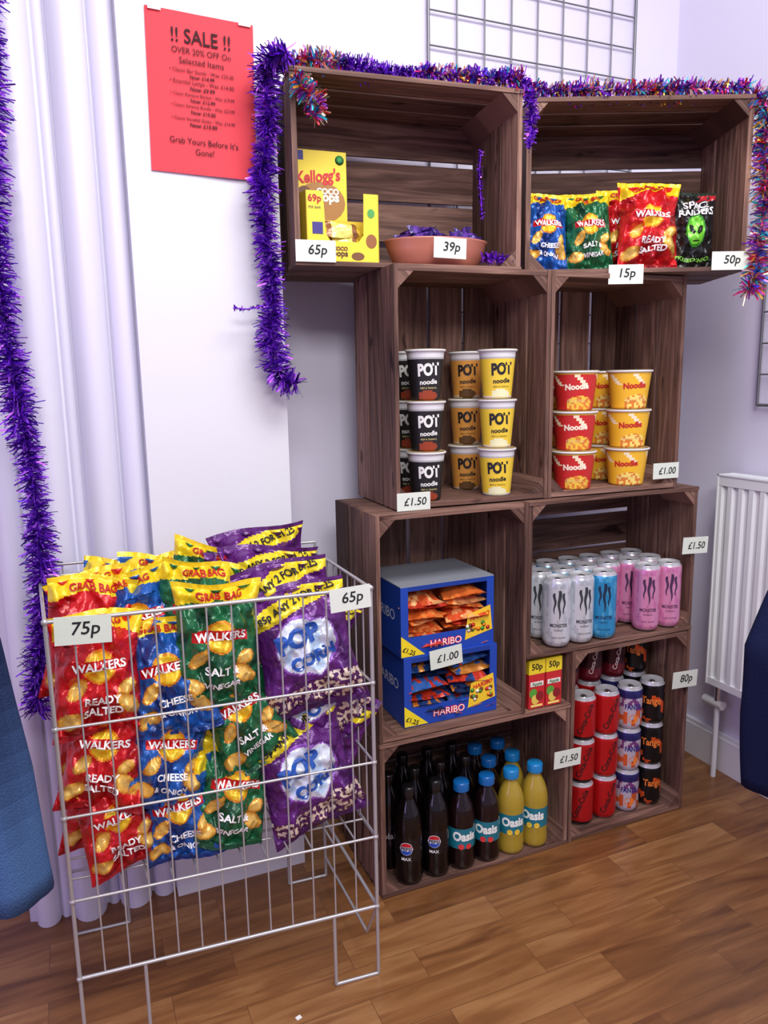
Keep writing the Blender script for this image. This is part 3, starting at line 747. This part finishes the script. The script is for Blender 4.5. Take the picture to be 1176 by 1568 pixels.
def jacket(M,colf,sleeve,hz):
    mb=MB()
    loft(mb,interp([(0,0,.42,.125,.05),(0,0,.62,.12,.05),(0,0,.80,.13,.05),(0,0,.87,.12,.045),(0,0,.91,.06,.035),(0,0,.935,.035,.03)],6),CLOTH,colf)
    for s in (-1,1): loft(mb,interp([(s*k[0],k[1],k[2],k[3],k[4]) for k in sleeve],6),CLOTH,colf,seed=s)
    mb.path([(-.12,0,.87),(0,0,.93),(.12,0,.87)],.005,PLAST,(30,30,30),8)
    mb.path([(0,0,.93),(0,0,hz-.03),(.015,0,hz-.015),(.012,0,hz+.01),(0,0,hz+.013),(-.012,0,hz+.008)],.0025,WIRE,(180,180,180))
    for i in range(4): mb.lathe([(.0001,-.002),(.006,-.001),(.006,.001),(.0001,.002)],10,PLAST,(60,50,40),T(.0,-.054,.5+i*.09)@RX(math.pi/2))
    return mb.obj('hanging_jacket',M)
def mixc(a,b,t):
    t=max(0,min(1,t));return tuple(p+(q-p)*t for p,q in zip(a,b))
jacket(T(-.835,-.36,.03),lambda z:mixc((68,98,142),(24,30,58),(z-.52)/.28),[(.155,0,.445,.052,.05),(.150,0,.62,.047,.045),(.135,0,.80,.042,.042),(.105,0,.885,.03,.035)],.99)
jacket(T(.609,-.615,0),lambda z:(24,30,62),[(.185,0,.50,.050,.048),(.195,0,.62,.052,.048),(.200,0,.73,.046,.045),(.165,0,.81,.042,.042),(.10,0,.885,.03,.035)],1.02)
def stand(xp,xe,y):
    mb=MB();c=(150,150,155)
    mb.tube((xp,y,0.01),(xp,y,1.02),.012,WIRE,c,12);mb.tube((xp,y,1.02),(xe,y,1.02),.010,WIRE,c,12)
    mb.tube((xp,y-.14,.012),(xp,y+.14,.012),.012,WIRE,c,12);mb.tube((xp-.08,y,.012),(xp+.1,y,.012),.012,WIRE,c,12)
    mb.obj('clothes_rail')
stand(-1.12,-.78,-.36);stand(.88,.55,-.615)
# paper scraps on floor
mb=MB()
for x,y,a in ((-.26,-.225,.3),(-.46,-.235,.9)): mb.box((-.005,-.004,.0003),(.005,.004,.0012),PAPER,(235,235,230),T(x,y,0)@RZ(a))
mb.obj('paper_scraps')
# ---------------------------------------------------------------- lights
def area(name,loc,rot,sx,sy,e,col):
    l=bpy.data.lights.new(name,'AREA');l.shape='RECTANGLE';l.size=sx;l.size_y=sy;l.energy=e;l.color=col
    o=bpy.data.objects.new(name,l);COL.objects.link(o);o.location=loc;o.rotation_euler=rot
area('front_fill_panel',(.15,-1.0,2.6),(math.radians(16),0,0),1.2,.6,33,(1,.985,.95))
area('front_fill_panel',(-.6,-2.4,2.45),(math.radians(38),0,math.radians(-12)),1.2,.6,40,(1,.985,.96))  # fill added on the camera side to brighten the crate interiors
area('lavender_fill',(-1.7,-1.0,1.0),(math.radians(90),0,math.radians(-65)),.6,1.2,7,(.62,.42,1))  # unseen fill added to throw a lilac tint on the walls
W_=bpy.data.worlds.new('room_ambience');SC.world=W_;W_.use_nodes=True
W_.node_tree.nodes['Background'].inputs[0].default_value=(.80,.70,1.0,1);W_.node_tree.nodes['Background'].inputs[1].default_value=.46
SC.view_settings.view_transform='Standard'
# ---------------------------------------------------------------- camera
psi,th,ro=.3984,.1718,-.0175
Fv=Vector((math.sin(psi)*math.cos(th),math.cos(psi)*math.cos(th),-math.sin(th)))
R0=Vector((math.cos(psi),-math.sin(psi),0));U0=R0.cross(Fv)
Rv=math.cos(ro)*R0+math.sin(ro)*U0;Uv=-math.sin(ro)*R0+math.cos(ro)*U0
cd=bpy.data.cameras.new('camera');co=bpy.data.objects.new('camera',cd);COL.objects.link(co)
m=Matrix.Identity(4)
for i in range(3): m[i][0]=Rv[i];m[i][1]=Uv[i];m[i][2]=-Fv[i]
m[0][3],m[1][3],m[2][3]=-.5575,-1.3732,1.1347
co.matrix_world=m;cd.sensor_fit='HORIZONTAL';cd.sensor_width=36;cd.lens=36*1136.9/1176;cd.clip_start=.01
SC.camera=co
